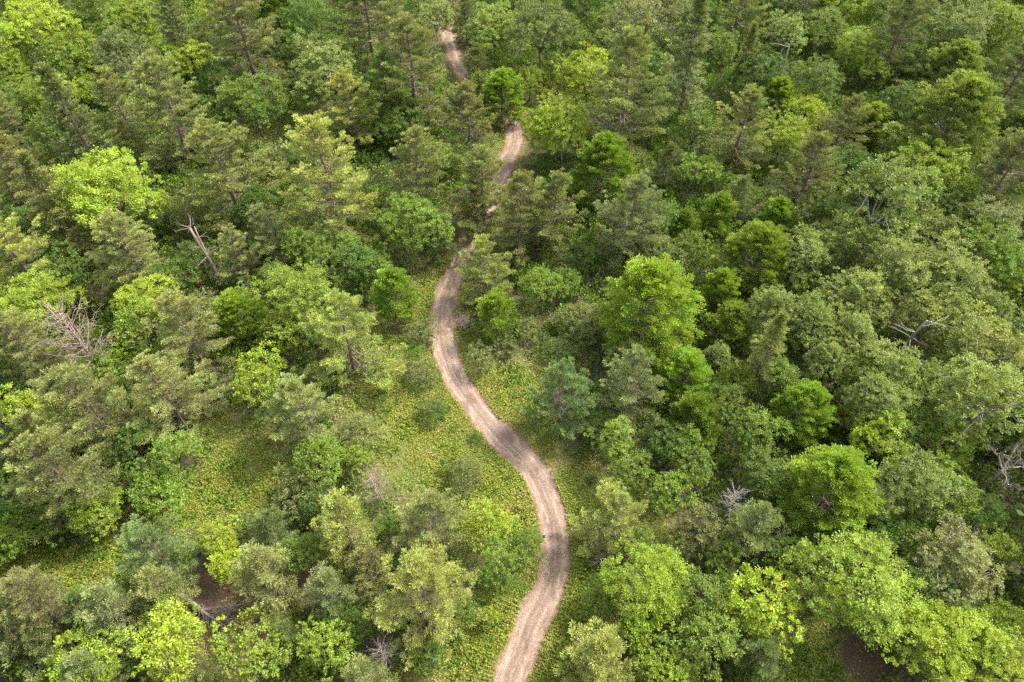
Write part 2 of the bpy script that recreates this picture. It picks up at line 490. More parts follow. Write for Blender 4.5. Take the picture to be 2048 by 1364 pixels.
def field_leaf_material(name, stops, scale):
    m, nt, out = mat(name)
    g = N(nt, 'ShaderNodeNewGeometry').outputs['Position']
    a = N(nt, 'ShaderNodeAttribute', attribute_name='tint').outputs['Fac']
    b = N(nt, 'ShaderNodeAttribute', attribute_name='spray').outputs['Fac']
    f = mathn(nt, 'ADD', mathn(nt, 'MULTIPLY', noise(nt, g, scale, 3), 0.75), mathn(nt, 'MULTIPLY', b, 0.55))
    f = mathn(nt, 'SUBTRACT', f, 0.15)
    c = ramp(nt, f, stops)
    hsv = N(nt, 'ShaderNodeHueSaturation'); nt.links.new(c, hsv.inputs['Color'])
    nt.links.new(maprange(nt, a, 0, 1, 0.55, 1.4), hsv.inputs['Value'])
    leaf_finish(nt, out, hsv.outputs[0], 0.3, 0.55)
    return m
M_UNDER = field_leaf_material('thicket_leaves', [(0.0, (.12, .17, .035)), (0.35, (.145, .22, .038)), (0.6, (.165, .27, .032)), (0.8, (.23, .32, .036)), (1.0, (.27, .29, .075))], 0.11)
M_GRASS = field_leaf_material('meadow_leaves', [(0.0, (.10, .16, .022)), (0.3, (.17, .24, .026)), (0.5, (.25, .30, .036)), (0.66, (.33, .33, .05)), (0.82, (.33, .27, .10)), (1.0, (.36, .23, .15))], 0.16)
M_WOODS = field_leaf_material('far_crowns', [(0.0, (.05, .08, .03)), (0.5, (.09, .12, .035)), (1.0, (.13, .17, .04))], 0.07)

def bark(name, c1, c2):
    m, nt, out = mat(name)
    tc = N(nt, 'ShaderNodeTexCoord').outputs['Object']
    mp = N(nt, 'ShaderNodeMapping'); mp.inputs['Scale'].default_value = (3, 3, 0.6); nt.links.new(tc, mp.inputs[0])
    c = mixc(nt, noise(nt, mp.outputs[0], 2.2, 5, .7), c1, c2)
    p = N(nt, 'ShaderNodeBsdfPrincipled'); nt.links.new(c, p.inputs['Base Color']); p.inputs['Roughness'].default_value = 0.85
    nt.links.new(p.outputs[0], out.inputs[0]); return m
M_PBARK = bark('pine_bark', (.10, .065, .055), (.24, .17, .15))
M_BBARK = bark('brown_bark', (.07, .05, .04), (.2, .16, .13))
M_ABARK = bark('pale_bark', (.22, .19, .155), (.42, .38, .32))
M_DEADG = bark('grey_dead_wood', (.17, .135, .115), (.36, .31, .275))
M_DEADP = bark('pinkish_dead_wood', (.22, .15, .12), (.38, .29, .24))
M_DEADW = bark('white_dead_wood', (.28, .25, .22), (.48, .44, .40))
M_DEADB = bark('brown_twigs', (.14, .085, .07), (.34, .25, .21))
M_RUST = bark('rust_red_twigs', (.35, .13, .06), (.55, .25, .14))

# ------------------------------------------------------------------ mesh helpers
def leaves_mesh(name, c, d, n, L, W, tint, spray, tip, material):
    """one mesh of rhombic leaf sprays"""
    d = d / np.maximum(np.linalg.norm(d, axis=1, keepdims=True), 1e-6)
    s = np.cross(d, n); s /= np.maximum(np.linalg.norm(s, axis=1, keepdims=True), 1e-6)
    L = L[:, None]; W = W[:, None]
    k = len(c)
    v = np.empty((k, 4, 3), np.float32)
    v[:, 0] = c - d * L * .5; v[:, 1] = c + s * W * .5 + d * L * .08
    v[:, 2] = c + d * L * .5; v[:, 3] = c - s * W * .5 + d * L * .08
    me = bpy.data.meshes.new(name)
    me.vertices.add(k * 4); me.vertices.foreach_set('co', v.ravel())
    me.loops.add(k * 4); me.loops.foreach_set('vertex_index', np.arange(k * 4, dtype=np.int32))
    me.polygons.add(k); me.polygons.foreach_set('loop_start', np.arange(0, k * 4, 4, dtype=np.int32))
    for nm, arr in (('tint', tint), ('spray', spray), ('tip', tip)):
        at_ = me.attributes.new(nm, 'FLOAT', 'FACE'); at_.data.foreach_set('value', np.asarray(arr, np.float32))
    me.materials.append(material); me.update(calc_edges=True)
    return me

class Tubes:
    def __init__(self): self.v = []; self.f = []
    def add(self, pts, rad, sides=5):
        pts = np.asarray(pts, float); n0 = len(self.v); m = len(pts)
        tg = np.gradient(pts, axis=0); tg /= np.maximum(np.linalg.norm(tg, axis=1, keepdims=True), 1e-6)
        ref = np.array([0.31, 0.17, 0.93]) if abs(tg[0][2]) < .9 else np.array([1., .1, 0])
        for i in range(m):
            a = np.cross(tg[i], ref); a /= max(np.linalg.norm(a), 1e-6); b = np.cross(tg[i], a)
            for k in range(sides):
                t = 2 * math.pi * k / sides
                self.v.append(pts[i] + rad[i] * (a * math.cos(t) + b * math.sin(t)))
        for i in range(m - 1):
            for k in range(sides):
                k2 = (k + 1) % sides
                self.f.append((n0 + i * sides + k, n0 + i * sides + k2, n0 + (i + 1) * sides + k2, n0 + (i + 1) * sides + k))
        self.f.append(tuple(n0 + (m - 1) * sides + k for k in range(sides)))
    def mesh(self, name, material):
        me = bpy.data.meshes.new(name); me.from_pydata([tuple(p) for p in self.v], [], self.f)
        me.materials.append(material); me.update()
        for p in me.polygons: p.use_smooth = True
        return me

def wobble(rng, p0, p1, n, amp):
    t = np.linspace(0, 1, n)[:, None]; p = np.asarray(p0) * (1 - t) + np.asarray(p1) * t
    o = np.cumsum(rng.normal(0, amp, (n, 3)), axis=0); o -= o[0]; return p + o

def unit(rng, k):
    a = rng.normal(size=(k, 3)); return a / np.linalg.norm(a, axis=1, keepdims=True)

# ------------------------------------------------------------------ tree prototypes (meshes, about 10 m wide)
def plume_tree(seed, Rr=5.0, H=13.5, base=.10, nb=66, nodes=29, per=42, prof='pine', L=.25, W=.052, el=(-8, 58), hw=.14, mt=None, bk=None, radial=.7, nodeR=.37, leafn='crown', irregular=.27, gap=.24):
    rng = np.random.default_rng(seed)
    tb = Tubes()
    lean = rng.normal(0, .25, 2)
    trunk = wobble(rng, (0, 0, -.3), (lean[0], lean[1], H * .97), 9, .06)
    r0 = .021 * H
    tb.add(trunk, np.linspace(r0, r0 * .12, 9), 7)
    C, D, SPR, TIP, SC = [], [], [], [], []
    side_bias = rng.uniform(0, 2 * math.pi)
    whorl = 0.0
    for i in range(nb):
        t = (i + rng.uniform(0, .8)) / nb
        if prof in ('pine', 'narrow'): q_ = 11.0 if nb < 80 else 16.0; t = .45 * t + .55 * min(1, (math.floor(t * q_) + .5) / q_)
        t = t ** (.85)
        zz = H * (base + (0.985 - base) * t)
        az = i * 2.39996 + rng.normal(0, .35)
        if prof == 'pine':   pr = (1 - t) ** .6 * (0.72 + .28 * min(1, t / .2)) * 1.1 + .05
        elif prof == 'narrow': pr = (1 - t) ** .8 * .9 + .08
        elif prof == 'dome': pr = math.sqrt(max(0, 1 - (t * .96) ** 2.1)) * (0.75 + .25 * min(1, t / .25))
        else: pr = math.sqrt(max(0, 1 - t * t)) ** .8
        ln = Rr * pr * rng.uniform(1 - irregular * 1.4, 1 + irregular * .55) * (1 + .12 * math.cos(az - side_bias))
        if rng.random() < .06: ln *= .6
        ln = max(ln, Rr * .12)
        e = R(el[0] + (el[1] - el[0]) * t ** 1.3 + rng.normal(0, 6))
        u = np.linspace(0, 1, 7)
        out = np.array([math.cos(az), math.sin(az), 0.])
        x0 = np.array([np.interp(zz, trunk[:, 2], trunk[:, 0]), np.interp(zz, trunk[:, 2], trunk[:, 1]), zz])
        curve = .10 * ln * (1 if t < .8 else 0)
        bend = rng.normal(0, .07) * ln
        sv_ = np.array([-out[1], out[0], 0.])
        sag = -.10 * ln * (1 - t) if prof != 'dome' else -.12 * ln
        spine = x0 + out * (u * ln * math.cos(e))[:, None] + np.array([0, 0, 1.]) * (u * ln * math.sin(e) + curve * u ** 2.5 + sag * np.sin(u * math.pi * .8))[:, None] + sv_ * (bend * u ** 2)[:, None]
        tb.add(spine[:6:1], np.linspace(.012 * ln + .02, .012, 6), 4)
        if prof in ('pine', 'narrow'):
            for _ in range(5):
                j_ = rng.integers(1, 5); e_ = spine[j_] + out * ln * .16 + sv_ * rng.uniform(-.28, .28) * ln + np.array([0, 0, rng.uniform(-.25, .1)])
                tb.add(wobble(rng, spine[j_], e_, 3, .03), np.linspace(.03, .012, 3), 3)
        nn = max(4, int(nodes * (ln / Rr) ** 1.15))
        # nodes of needle sprays spread over a feather-shaped plume
        uu = np.sort(gap + (1.0 - gap) * rng.random(nn) ** .85); uu[-1] = 1.0
        half = hw * Rr * np.minimum(1, (ln / Rr) * 1.3 + .15) * np.sin(np.clip((uu - gap * .5) / (1.08 - gap * .5), 0, 1) * math.pi) ** .7 + .05
        lat = rng.uniform(-1, 1, nn); lat[-1] = 0
        px = np.stack([np.interp(uu, u, spine[:, k]) for k in range(3)], 1)
        px = px + sv_ * (lat * half)[:, None] + np.array([0, 0, 1]) * (-.22 * np.abs(lat) * half + rng.normal(0, .10, nn))[:, None]
        axis = out * math.cos(e) + np.array([0, 0, math.sin(e) + .25])
        nd = axis * .9 + sv_ * (lat * .55)[:, None]
        sr = rng.random(nn)
        bs = rng.random()
        k = per
        q = unit(rng, nn * k)
        q[:, 2] = np.abs(q[:, 2]) * .9 - .25
        base_p = np.repeat(px, k, 0); ndr = np.repeat(nd, k, 0)
        rad_ = nodeR * rng.uniform(.25, 1.0, nn * k)[:, None] * np.repeat(rng.uniform(.7, 1.25, nn), k)[:, None]
        C.append(base_p + q * rad_ * np.array([1, 1, .75]) + ndr * .12)
        D.append(ndr * radial + q * (1.0) + np.array([0, 0, .25]))
        SPR.append(np.repeat(np.clip(.55 * sr + .45 * bs, 0, 1), k))
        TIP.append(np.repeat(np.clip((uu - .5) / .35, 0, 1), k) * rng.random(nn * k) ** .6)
    C = np.concatenate(C); D = np.concatenate(D); k = len(C)
    nrm = unit(rng, k) * .8 + np.array([0, 0, .8])
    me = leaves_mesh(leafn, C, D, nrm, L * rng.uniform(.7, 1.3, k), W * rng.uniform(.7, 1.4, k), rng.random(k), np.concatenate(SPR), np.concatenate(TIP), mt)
    return me, tb.mesh('trunk', bk)

def lobe_tree(seed, Rr=5.0, Hc=8.0, H=11.0, nl=34, sub=15, per=46, L=.19, W=.118, mt=None, bk=None, lobeR=.30, open_=0.0, limbs=True, limbr=1.0, irregular=.22, low=.35):
    rng = np.random.default_rng(seed)
    tb = Tubes()
    zc = H - Hc * .5
    k = np.arange(nl) + .5
    ph = np.arccos(1 - (1 + low) * k / nl) if low < 1 else np.arccos(1 - 2 * k / nl)
    th = k * 2.39996 + rng.uniform(0, 6.28)
    dirs = np.stack([np.cos(th) * np.sin(ph), np.sin(th) * np.sin(ph), np.cos(ph)], 1) + rng.normal(0, .17, (nl, 3))
    # low-frequency outline: lumps and bays
    a1, a2 = rng.uniform(0, 6.28, 2)
    az = np.arctan2(dirs[:, 1], dirs[:, 0])
    rr = (1 + irregular * .6 * np.sin(2 * az + a1) * np.sin(ph) + irregular * .5 * np.sin(3 * az + a2) * np.sin(ph)) * rng.uniform(1 - irregular * 1.2, 1 + irregular * .5, nl)
    lr = lobeR * Rr * rng.uniform(.5, 1.35, nl)
    cen = dirs * np.stack([Rr - lr * .8, Rr - lr * .8, Hc * .5 - lr * .7], 1) * rr[:, None] + np.array([0, 0, zc])
    if open_ > 0:
        keep = rng.random(nl) > open_; keep[:5] = True; cen, dirs, lr = cen[keep], dirs[keep], lr[keep]; nl = len(cen)
    fork = np.array([rng.normal(0, .2), rng.normal(0, .2), max(H - Hc * .92, H * .22)])
    tr = wobble(rng, (0, 0, -.3), fork, 5, .04); r0 = .019 * H * limbr
    tb.add(tr, np.linspace(r0, r0 * .7, 5), 7)
    if limbs:
        mains = []
        for j in range(6):
            a = j * 1.05 + rng.uniform(-.3, .3) + a1
            e = fork + np.array([math.cos(a) * Rr * .42, math.sin(a) * Rr * .42, Hc * rng.uniform(.38, .62)])
            p = wobble(rng, fork, e, 6, .09); tb.add(p, np.linspace(r0 * .55, r0 * .22, 6), 5); mains.append(p)
        mains.append(wobble(rng, fork, fork + np.array([0, 0, Hc * .72]), 6, .1)); tb.add(mains[-1], np.linspace(r0 * .6, r0 * .2, 6), 5)
        for c in cen:
            best = min(((np.linalg.norm(c - q) + abs(i - 3) * .2, tuple(q)) for m_ in mains for i, q in enumerate(m_)), key=lambda z: z[0])[1]
            p = wobble(rng, best, c + (c - np.array(best)) * .12, 5, .07); tb.add(p, np.linspace(r0 * .22, r0 * .05, 5), 4)
            for _ in range(2):
                s0 = p[2 + _]; tb.add(wobble(rng, s0, s0 + unit(rng, 1)[0] * lr.mean() * 1.1 + np.array([0, 0, .3]), 4, .04), np.linspace(r0 * .09, r0 * .03, 4), 3)
    # sprays over every lobe
    nsub = np.maximum(5, (sub * (lr / (lobeR * Rr)) ** 2).astype(int))
    C, D, SPR, TIP = [], [], [], []
    for c, dr, r_, m_ in zip(cen, dirs, lr, nsub):
        q = unit(rng, m_ * 2)
        sc_ = q @ (dr * .8 + np.array([0, 0, .55])) + rng.normal(0, .25, m_ * 2)
        q = q[np.argsort(-sc_)[:int(m_ * 1.25)]]; m2 = len(q)
        p = c + q * r_ * rng.uniform(.75, 1.12, m2)[:, None]
        rs = r_ * .30 * rng.uniform(.7, 1.3, m2)
        kk = per
        s = unit(rng, m2 * kk); s[:, 2] *= .7
        s2 = s + np.repeat(q, kk, 0) * .45
        C.append(np.repeat(p, kk, 0) + s2 * (np.repeat(rs, kk) * rng.uniform(.35, 1.05, m2 * kk))[:, None])
        D.append(s + np.repeat(q, kk, 0) * .8 + np.array([0, 0, -.15]))
        SPR.append(np.repeat(.5 * rng.random(m2) + .5 * rng.random(), kk))
        TIP.append(np.clip(s2 @ np.array([0, 0, 1.]) , 0, 1) * 0 + np.repeat((rng.random(m2) < .3) * 1.0, kk) * rng.random(m2 * kk))
    C = np.concatenate(C); D = np.concatenate(D); k = len(C)
    outn = C - np.array([0, 0, zc - Hc * .2]); outn /= np.linalg.norm(outn, axis=1, keepdims=True)
    nrm = outn * .7 + unit(rng, k) * .75 + np.array([0, 0, .35])
    me = leaves_mesh('crown', C, D, nrm, L * rng.uniform(.65, 1.3, k), W * rng.uniform(.7, 1.3, k), rng.random(k), np.concatenate(SPR), np.concatenate(TIP), mt)
    return me, tb.mesh('trunk', bk)

PROTO = {}
def protos(key, n, fn): PROTO[key] = [fn(i) for i in range(n)]
# every entry: (crown mesh, trunk mesh), with crown radius 5 m and its own height
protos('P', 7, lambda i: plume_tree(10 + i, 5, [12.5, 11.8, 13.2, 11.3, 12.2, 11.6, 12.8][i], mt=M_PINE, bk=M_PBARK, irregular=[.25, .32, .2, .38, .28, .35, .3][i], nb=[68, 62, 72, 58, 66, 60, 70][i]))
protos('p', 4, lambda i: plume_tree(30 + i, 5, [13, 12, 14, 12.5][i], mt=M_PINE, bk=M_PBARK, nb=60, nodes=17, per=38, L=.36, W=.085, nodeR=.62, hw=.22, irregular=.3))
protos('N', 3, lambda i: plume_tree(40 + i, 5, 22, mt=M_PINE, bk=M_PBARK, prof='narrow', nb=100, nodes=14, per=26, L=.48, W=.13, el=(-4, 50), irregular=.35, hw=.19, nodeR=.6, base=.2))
protos('M', 4, lambda i: plume_tree(50 + i, 5, [11, 10.5, 12, 11][i], mt=M_LEAF, bk=M_BBARK, prof='dome', nb=150, nodes=16, per=44, L=.21, W=.105, el=(4, 80), hw=.17, radial=1.0, irregular=.10, base=.12, gap=.5, nodeR=.45))
protos('m', 3, lambda i: plume_tree(60 + i, 5, [11.5, 12.5, 11][i], mt=M_LEAF, bk=M_BBARK, prof='dome', nb=80, nodes=12, per=34, L=.34, W=.17, el=(10, 80), hw=.2, radial=.9, irregular=.2, base=.14, gap=.4, nodeR=.68))
protos('B', 6, lambda i: lobe_tree(70 + i, 5, [8, 7.2, 8.6, 7.5, 8.2, 7][i], [11, 10, 12, 10.5, 11, 10][i], mt=M_LEAF, bk=M_BBARK, nl=[38, 46, 34, 42, 52, 36][i], lobeR=[.29, .25, .31, .27, .24, .3][i], irregular=[.2, .28, .2, .32, .25, .3][i]))
protos('b', 6, lambda i: lobe_tree(80 + i, 5, [8.5, 7.5, 9.5, 8, 8.8, 7.6][i], [11.5, 10.5, 12.5, 11, 11.5, 10.5][i], mt=M_LEAF, bk=M_BBARK, nl=24, sub=12, per=27, L=.31, W=.2, lobeR=.32, irregular=.38))
protos('A', 4, lambda i: lobe_tree(90 + i, 5, [8, 8.5, 7.5, 8][i], [12.5, 13, 12, 12.5][i], mt=M_LEAF, bk=M_ABARK, nl=52, sub=13, per=30, L=.23, W=.15, lobeR=.25, open_=.16, limbr=1.0, irregular=.3))
protos('S', 5, lambda i: lobe_tree(100 + i, 5, [6.5, 7.5, 6, 7, 6.6][i], [6.8, 7.8, 6.4, 7.3, 7][i], mt=M_LEAF, bk=M_BBARK, nl=24, sub=12, per=26, L=.3, W=.16, lobeR=.36, irregular=.35, low=.8))
H_OF = {'P': [12.5, 11.8, 13.2, 11.3, 12.2, 11.6, 12.8], 'p': [13, 12, 14, 12.5], 'N': [22] * 3, 'M': [11, 10.5, 12, 11], 'm': [11.5, 12.5, 11], 'B': [11, 10, 12, 10.5, 11, 10], 'b': [11.5, 10.5, 12.5, 11, 11.5, 10.5], 'A': [12.5, 13, 12, 12.5], 'S': [6.8, 7.8, 6.4, 7.3, 7]}

# ------------------------------------------------------------------ colours of the foliage (base colours)
TONE = {
 'li': ((.265,.325,.04), 'lime-green'), 'lo': ((.21,.265,.045), 'olive-lime'), 'ye': ((.30,.355,.035), 'yellow-green'),
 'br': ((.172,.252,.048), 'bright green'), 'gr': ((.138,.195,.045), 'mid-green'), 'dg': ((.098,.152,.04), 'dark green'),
 'mo': ((.165,.215,.05), 'moss-green'), 'mb': ((.205,.275,.058), 'grass-green'), 'pl': ((.20,.255,.085), 'pale green'),
 'pg': ((.165,.22,.058), 'dusty green'), 'ap': ((.20,.25,.07), 'pale olive-green'), 'gg': ((.16,.19,.076), 'grey-green'),
 'sg': ((.165,.205,.088), 'silvery green'), 'go': ((.19,.21,.10), 'grey-olive'), 'ol': ((.20,.21,.078), 'olive'),
 'op': ((.255,.265,.11), 'pale olive'), 'oy': ((.275,.285,.09), 'yellow-olive'), 'ob': ((.20,.19,.088), 'brownish olive'),
 'dl': ((.145,.16,.065), 'dull olive'), 'bg': ((.155,.21,.085), 'bluish green')}
KIND = {'P': ('pine_tree', 'pine', 'pine tree', 'pines of the wood'), 'N': ('pine_tree', 'slender pine', 'pine tree', 'pines of the wood'),
        'B': ('broadleaf_tree', 'broadleaf tree', 'broadleaf tree', 'round-crowned broadleaf trees of the wood'),
        'M': ('maple_tree', 'maple', 'maple tree', 'maples of the wood'), 'A': ('aspen_tree', 'aspen', 'aspen tree', 'aspens of the wood'),
        'S': ('bush', 'bush', 'bush', 'bushes between the trees')}

random.seed(5)
placed = []
def root_empty(name, label, cat, group, loc):
    o = bpy.data.objects.new(name, None); COL.objects.link(o)
    o.empty_display_size = 1.0; o.location = loc
    o['label'] = label; o['category'] = cat
    if group: o['group'] = group
    return o
def part(name, me, parent, color=None):
    o = bpy.data.objects.new(name, me); COL.objects.link(o); o.parent = parent
    if color: o.color = (*color, 1)
    return o

PROFILE_C = {'P': .46, 'N': .48, 'M': .52, 'B': .62, 'A': .64, 'S': .5}
rows = [r.split('|') for r in TREES.strip().splitlines()]
count = {}
for r in rows:
    kind, px, py, wp, tone, phrase = r[0], float(r[1]), float(r[2]), float(r[3]), r[4], r[5]
    if phrase == 'skip': continue
    h = 5.0
    for _ in range(6):
        x, y = at(px, py, h); s = scale_at(x, y, h); Wm = wp / s
        big = Wm > 5.2
        key = kind if kind in 'NAS' else (kind if big else kind.lower())
        if kind in 'PMB' and not big: pass
        n_ = count.get(key, 0) % len(PROTO[key])
        f = Wm / 10.0 * {'P': 1.3, 'N': 1.25, 'M': 1.2, 'B': 1.2, 'A': 1.22, 'S': 1.05}[kind]
        zf = f * (.84 if kind == 'M' else 1.0) * (1.0 if Wm > 6 or kind == 'S' else 1.0 + .35 * (6 - Wm) / 6)
        Ht = H_OF[key][n_] * zf
        h = Ht * PROFILE_C[kind]
    count[key] = count.get(key, 0) + 1
    name, word, cat, group = KIND[kind]
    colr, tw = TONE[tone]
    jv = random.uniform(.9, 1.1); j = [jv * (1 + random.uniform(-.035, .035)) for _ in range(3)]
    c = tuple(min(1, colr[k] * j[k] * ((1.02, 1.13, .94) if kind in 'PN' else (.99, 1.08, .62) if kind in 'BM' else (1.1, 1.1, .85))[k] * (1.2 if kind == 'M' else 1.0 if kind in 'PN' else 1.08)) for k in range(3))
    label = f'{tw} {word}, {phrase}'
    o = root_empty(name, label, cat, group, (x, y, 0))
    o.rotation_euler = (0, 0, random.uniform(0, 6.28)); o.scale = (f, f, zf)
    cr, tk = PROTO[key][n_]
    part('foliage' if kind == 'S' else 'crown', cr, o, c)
    part('stem' if kind == 'S' else 'trunk', tk, o)
    placed.append((x, y, Wm / 2, Ht))

# ------------------------------------------------------------------ dead wood
def dead_radial(seed, n=30, H=9.0, Rr=3.4, base=.35):
    rng = np.random.default_rng(seed); tr, br = Tubes(), Tubes()
    p = wobble(rng, (0, 0, -.3), (rng.normal(0, .3), rng.normal(0, .3), H), 8, .07)
    tr.add(p, np.linspace(.17, .03, 8), 6)
    for i in range(n):
        t = base + (1 - base) * i / n; z = H * t; az = i * 2.4 + rng.normal(0, .3)
        ln = Rr * (1.05 - .6 * (t - base) / (1 - base)) * rng.uniform(.6, 1.1)
        o = np.array([math.cos(az), math.sin(az), rng.uniform(.15, .75)])
        x0 = np.array([np.interp(z, p[:, 2], p[:, 0]), np.interp(z, p[:, 2], p[:, 1]), z])
        q = wobble(rng, x0, x0 + o * ln, 6, .06); q[:, 2] += np.linspace(0, 1, 6) ** 2 * .3
        br.add(q, np.linspace(.045, .018, 6), 4)
        for k in range(9):
            s0 = q[rng.integers(1, 6)]; dd = o * .7 + unit(rng, 1)[0] * .7
            br.add(wobble(rng, s0, s0 + dd * ln * rng.uniform(.15, .38), 4, .025), np.linspace(.02, .01, 4), 3)
    return tr, br
def grow(rng, tb, p, d, ln, r, depth, up=.12, crook=.35):
    e = p + d * ln; q = wobble(rng, p, e, 5, crook * ln * .13); tb.add(q, np.linspace(r, r * .62, 5), 5 if depth > 2 else 3)
    if depth <= 0: return
    for _ in range(2 if rng.random() < .5 else 3):
        nd = d + unit(rng, 1)[0] * .85 + np.array([0, 0, up]); nd /= np.linalg.norm(nd)
        grow(rng, tb, q[-1] if _ == 0 else q[rng.integers(2, 5)], nd, ln * rng.uniform(.58, .85), r * .58, depth - 1, up, crook)
def dead_gnarled(seed, H=3.0, ln=2.2, depth=5):
    rng = np.random.default_rng(seed); tr, br = Tubes(), Tubes()
    p = wobble(rng, (0, 0, -.3), (.2, .1, H), 5, .06); tr.add(p, np.linspace(.22, .15, 5), 6)
    for k in range(4):
        a = k * 1.57 + rng.uniform(-.4, .4); d = np.array([math.cos(a), math.sin(a), .75]); d /= np.linalg.norm(d)
        grow(rng, br, p[-1], d, ln, .13, depth)
    return tr, br
def dead_snag(seed):
    rng = np.random.default_rng(seed); tr, br = Tubes(), Tubes()
    top = np.array([-2.0, .8, 8.0])
    p = wobble(rng, (0, 0, -.3), top, 8, .05); tr.add(p, np.linspace(.26, .17, 8), 7)
    p2 = wobble(rng, p[4], p[4] + np.array([-.2, .6, 3.4]), 5, .05); tr.add(p2, np.linspace(.16, .08, 5), 6)
    for k in range(26):
        i = rng.integers(2, 8); d = unit(rng, 1)[0]; d[2] = abs(d[2]) * .5
        q = wobble(rng, p[i], p[i] + d * rng.uniform(.8, 2.6), 5, .05); br.add(q, np.linspace(.06, .016, 5), 4)
        for _ in range(3):
            br.add(wobble(rng, q[2 + _ % 3], q[2 + _ % 3] + (d + unit(rng, 1)[0] * .8) * .7, 3, .03), np.linspace(.025, .01, 3), 3)
    return tr, br
def twigs(seed, n=46, Rr=2.6, H=2.6):
    rng = np.random.default_rng(seed); tr, br = Tubes(), Tubes()
    tr.add(wobble(rng, (0, 0, -.2), (0.1, .1, H * .6), 5, .04), np.linspace(.13, .07, 5), 5)
    for k in range(n):
        d = unit(rng, 1)[0]; d[2] = abs(d[2]) * .8 + .05
        s0 = np.array([rng.normal(0, .3), rng.normal(0, .3), rng.uniform(.2, H * .6)])
        q = wobble(rng, s0, s0 + d * rng.uniform(.5, 1.0) * Rr, 6, .08); br.add(q, np.linspace(.045, .014, 6), 3)
        for _ in range(4):
            j = rng.integers(1, 6); br.add(wobble(rng, q[j], q[j] + (d + unit(rng, 1)[0]) * rng.uniform(.3, .7), 3, .04), np.linspace(.02, .01, 3), 3)
    return tr, br
DM = {'big pinkish': M_DEADP, 'pinkish bare': M_DEADP, 'forked grey': M_DEADG, 'bleached': M_DEADW, 'thin white': M_DEADW, 'small white': M_DEADW, 'clump of brown': M_DEADB,
      'bare violet': M_DEADB, 'bare reddish': M_DEADB, 'rust-red': M_RUST, 'clump of bare brown': M_DEADB, 'dark bare': M_DEADB, 'pale bare': M_DEADG, 'leaning': M_DEADP}
for i, r in enumerate(DEAD.strip().splitlines()):
    kind, px, py, wp, label = r.split('|'); px, py, wp = float(px), float(py), float(wp)
    m_ = next((v for k, v in DM.items() if label.startswith(k)), M_DEADG)
    if kind == 'R': (tr, br), hh, ww, lift = dead_radial(200 + i, n=62 if wp > 100 else 44), .72, 6.4, 0
    elif kind == 'G': (tr, br), hh, ww, lift = dead_gnarled(200 + i, H=6.5 if wp > 60 else 3.5, ln=1.9 if wp > 60 else 1.2, depth=5 if wp > 60 else 4), .7, 8.5 if wp > 60 else 5.0, 0
    elif kind == 'K': (tr, br), hh, ww, lift = dead_snag(200 + i), .5, 5.0, 0
    else: (tr, br), hh, ww, lift = twigs(200 + i), .5, 4.4, 0
    top = {'R': 9, 'G': 8 if wp > 60 else 5, 'K': 8, 'T': 2.6}[kind]
    h = 4.0
    for _ in range(5):
        x, y = at(px, py, h); f = wp / scale_at(x, y, h) / ww
        if kind == 'T': f = max(f, .4)
        h = top * f * hh * (1.4 if kind in 'RK' else 1)
    name, cat, grp = ('dead_tree', 'dead tree', 'dead trees standing in the wood') if kind != 'T' else ('dead_branches', 'dead branches', 'bare twig clumps')
    lz = {262: 1.0, 1222: 1.0}.get(int(px), 0)
    o = root_empty(name, label, cat, grp, (x, y, 0)); o.scale = (f, f, f * (1.4 if kind in 'RK' else 1)); o.rotation_euler = (0, 0, random.uniform(-.3, .3) if kind == 'K' else random.uniform(0, 6.28))
    part('trunk', tr.mesh('trunk', m_), o); part('branches', br.mesh('branches', m_), o)
# fallen trunk by the needle patch and the fallen bough across the track
def fallen(name, label, p0, p1, r, m_, seed):
    rng = np.random.default_rng(seed); a = np.array([*at(*p0, 0.0), .9]); b = np.array([*at(*p1, 0.0), .35])
    tr, br = Tubes(), Tubes(); o3 = a.copy(); o3[2] = 0
    q = wobble(rng, a - o3, b - o3, 7, .05); tr.add(q, np.linspace(r, r * .45, 7), 7)
    d = (b - a) / np.linalg.norm(b - a)
    for k in range(34):
        s0 = q[rng.integers(3, 7)]; dd = unit(rng, 1)[0] + d * .8; dd[2] = abs(dd[2]) * .6
        e = wobble(rng, s0, s0 + dd * rng.uniform(.8, 2.4), 5, .07); br.add(e, np.linspace(.05, .015, 5), 3)
        for _ in range(3): br.add(wobble(rng, e[2], e[2] + (dd + unit(rng, 1)[0]) * .5, 3, .04), np.linspace(.02, .01, 3), 3)
    o = root_empty(name, label, 'fallen tree', None, tuple(o3)); part('trunk', tr.mesh('trunk', m_), o); part('branches', br.mesh('branches', m_), o)
fallen('fallen_tree', 'fallen grey trunk with brown twiggy top lying on the rust-brown needle patch', (368, 1196), (450, 1250), .22, M_DEADG, 301)
fallen('fallen_tree', 'thin fallen trunk lying below the column maple, across the shrubs', (1400, 965), (1322, 945), .13, M_DEADB, 302)
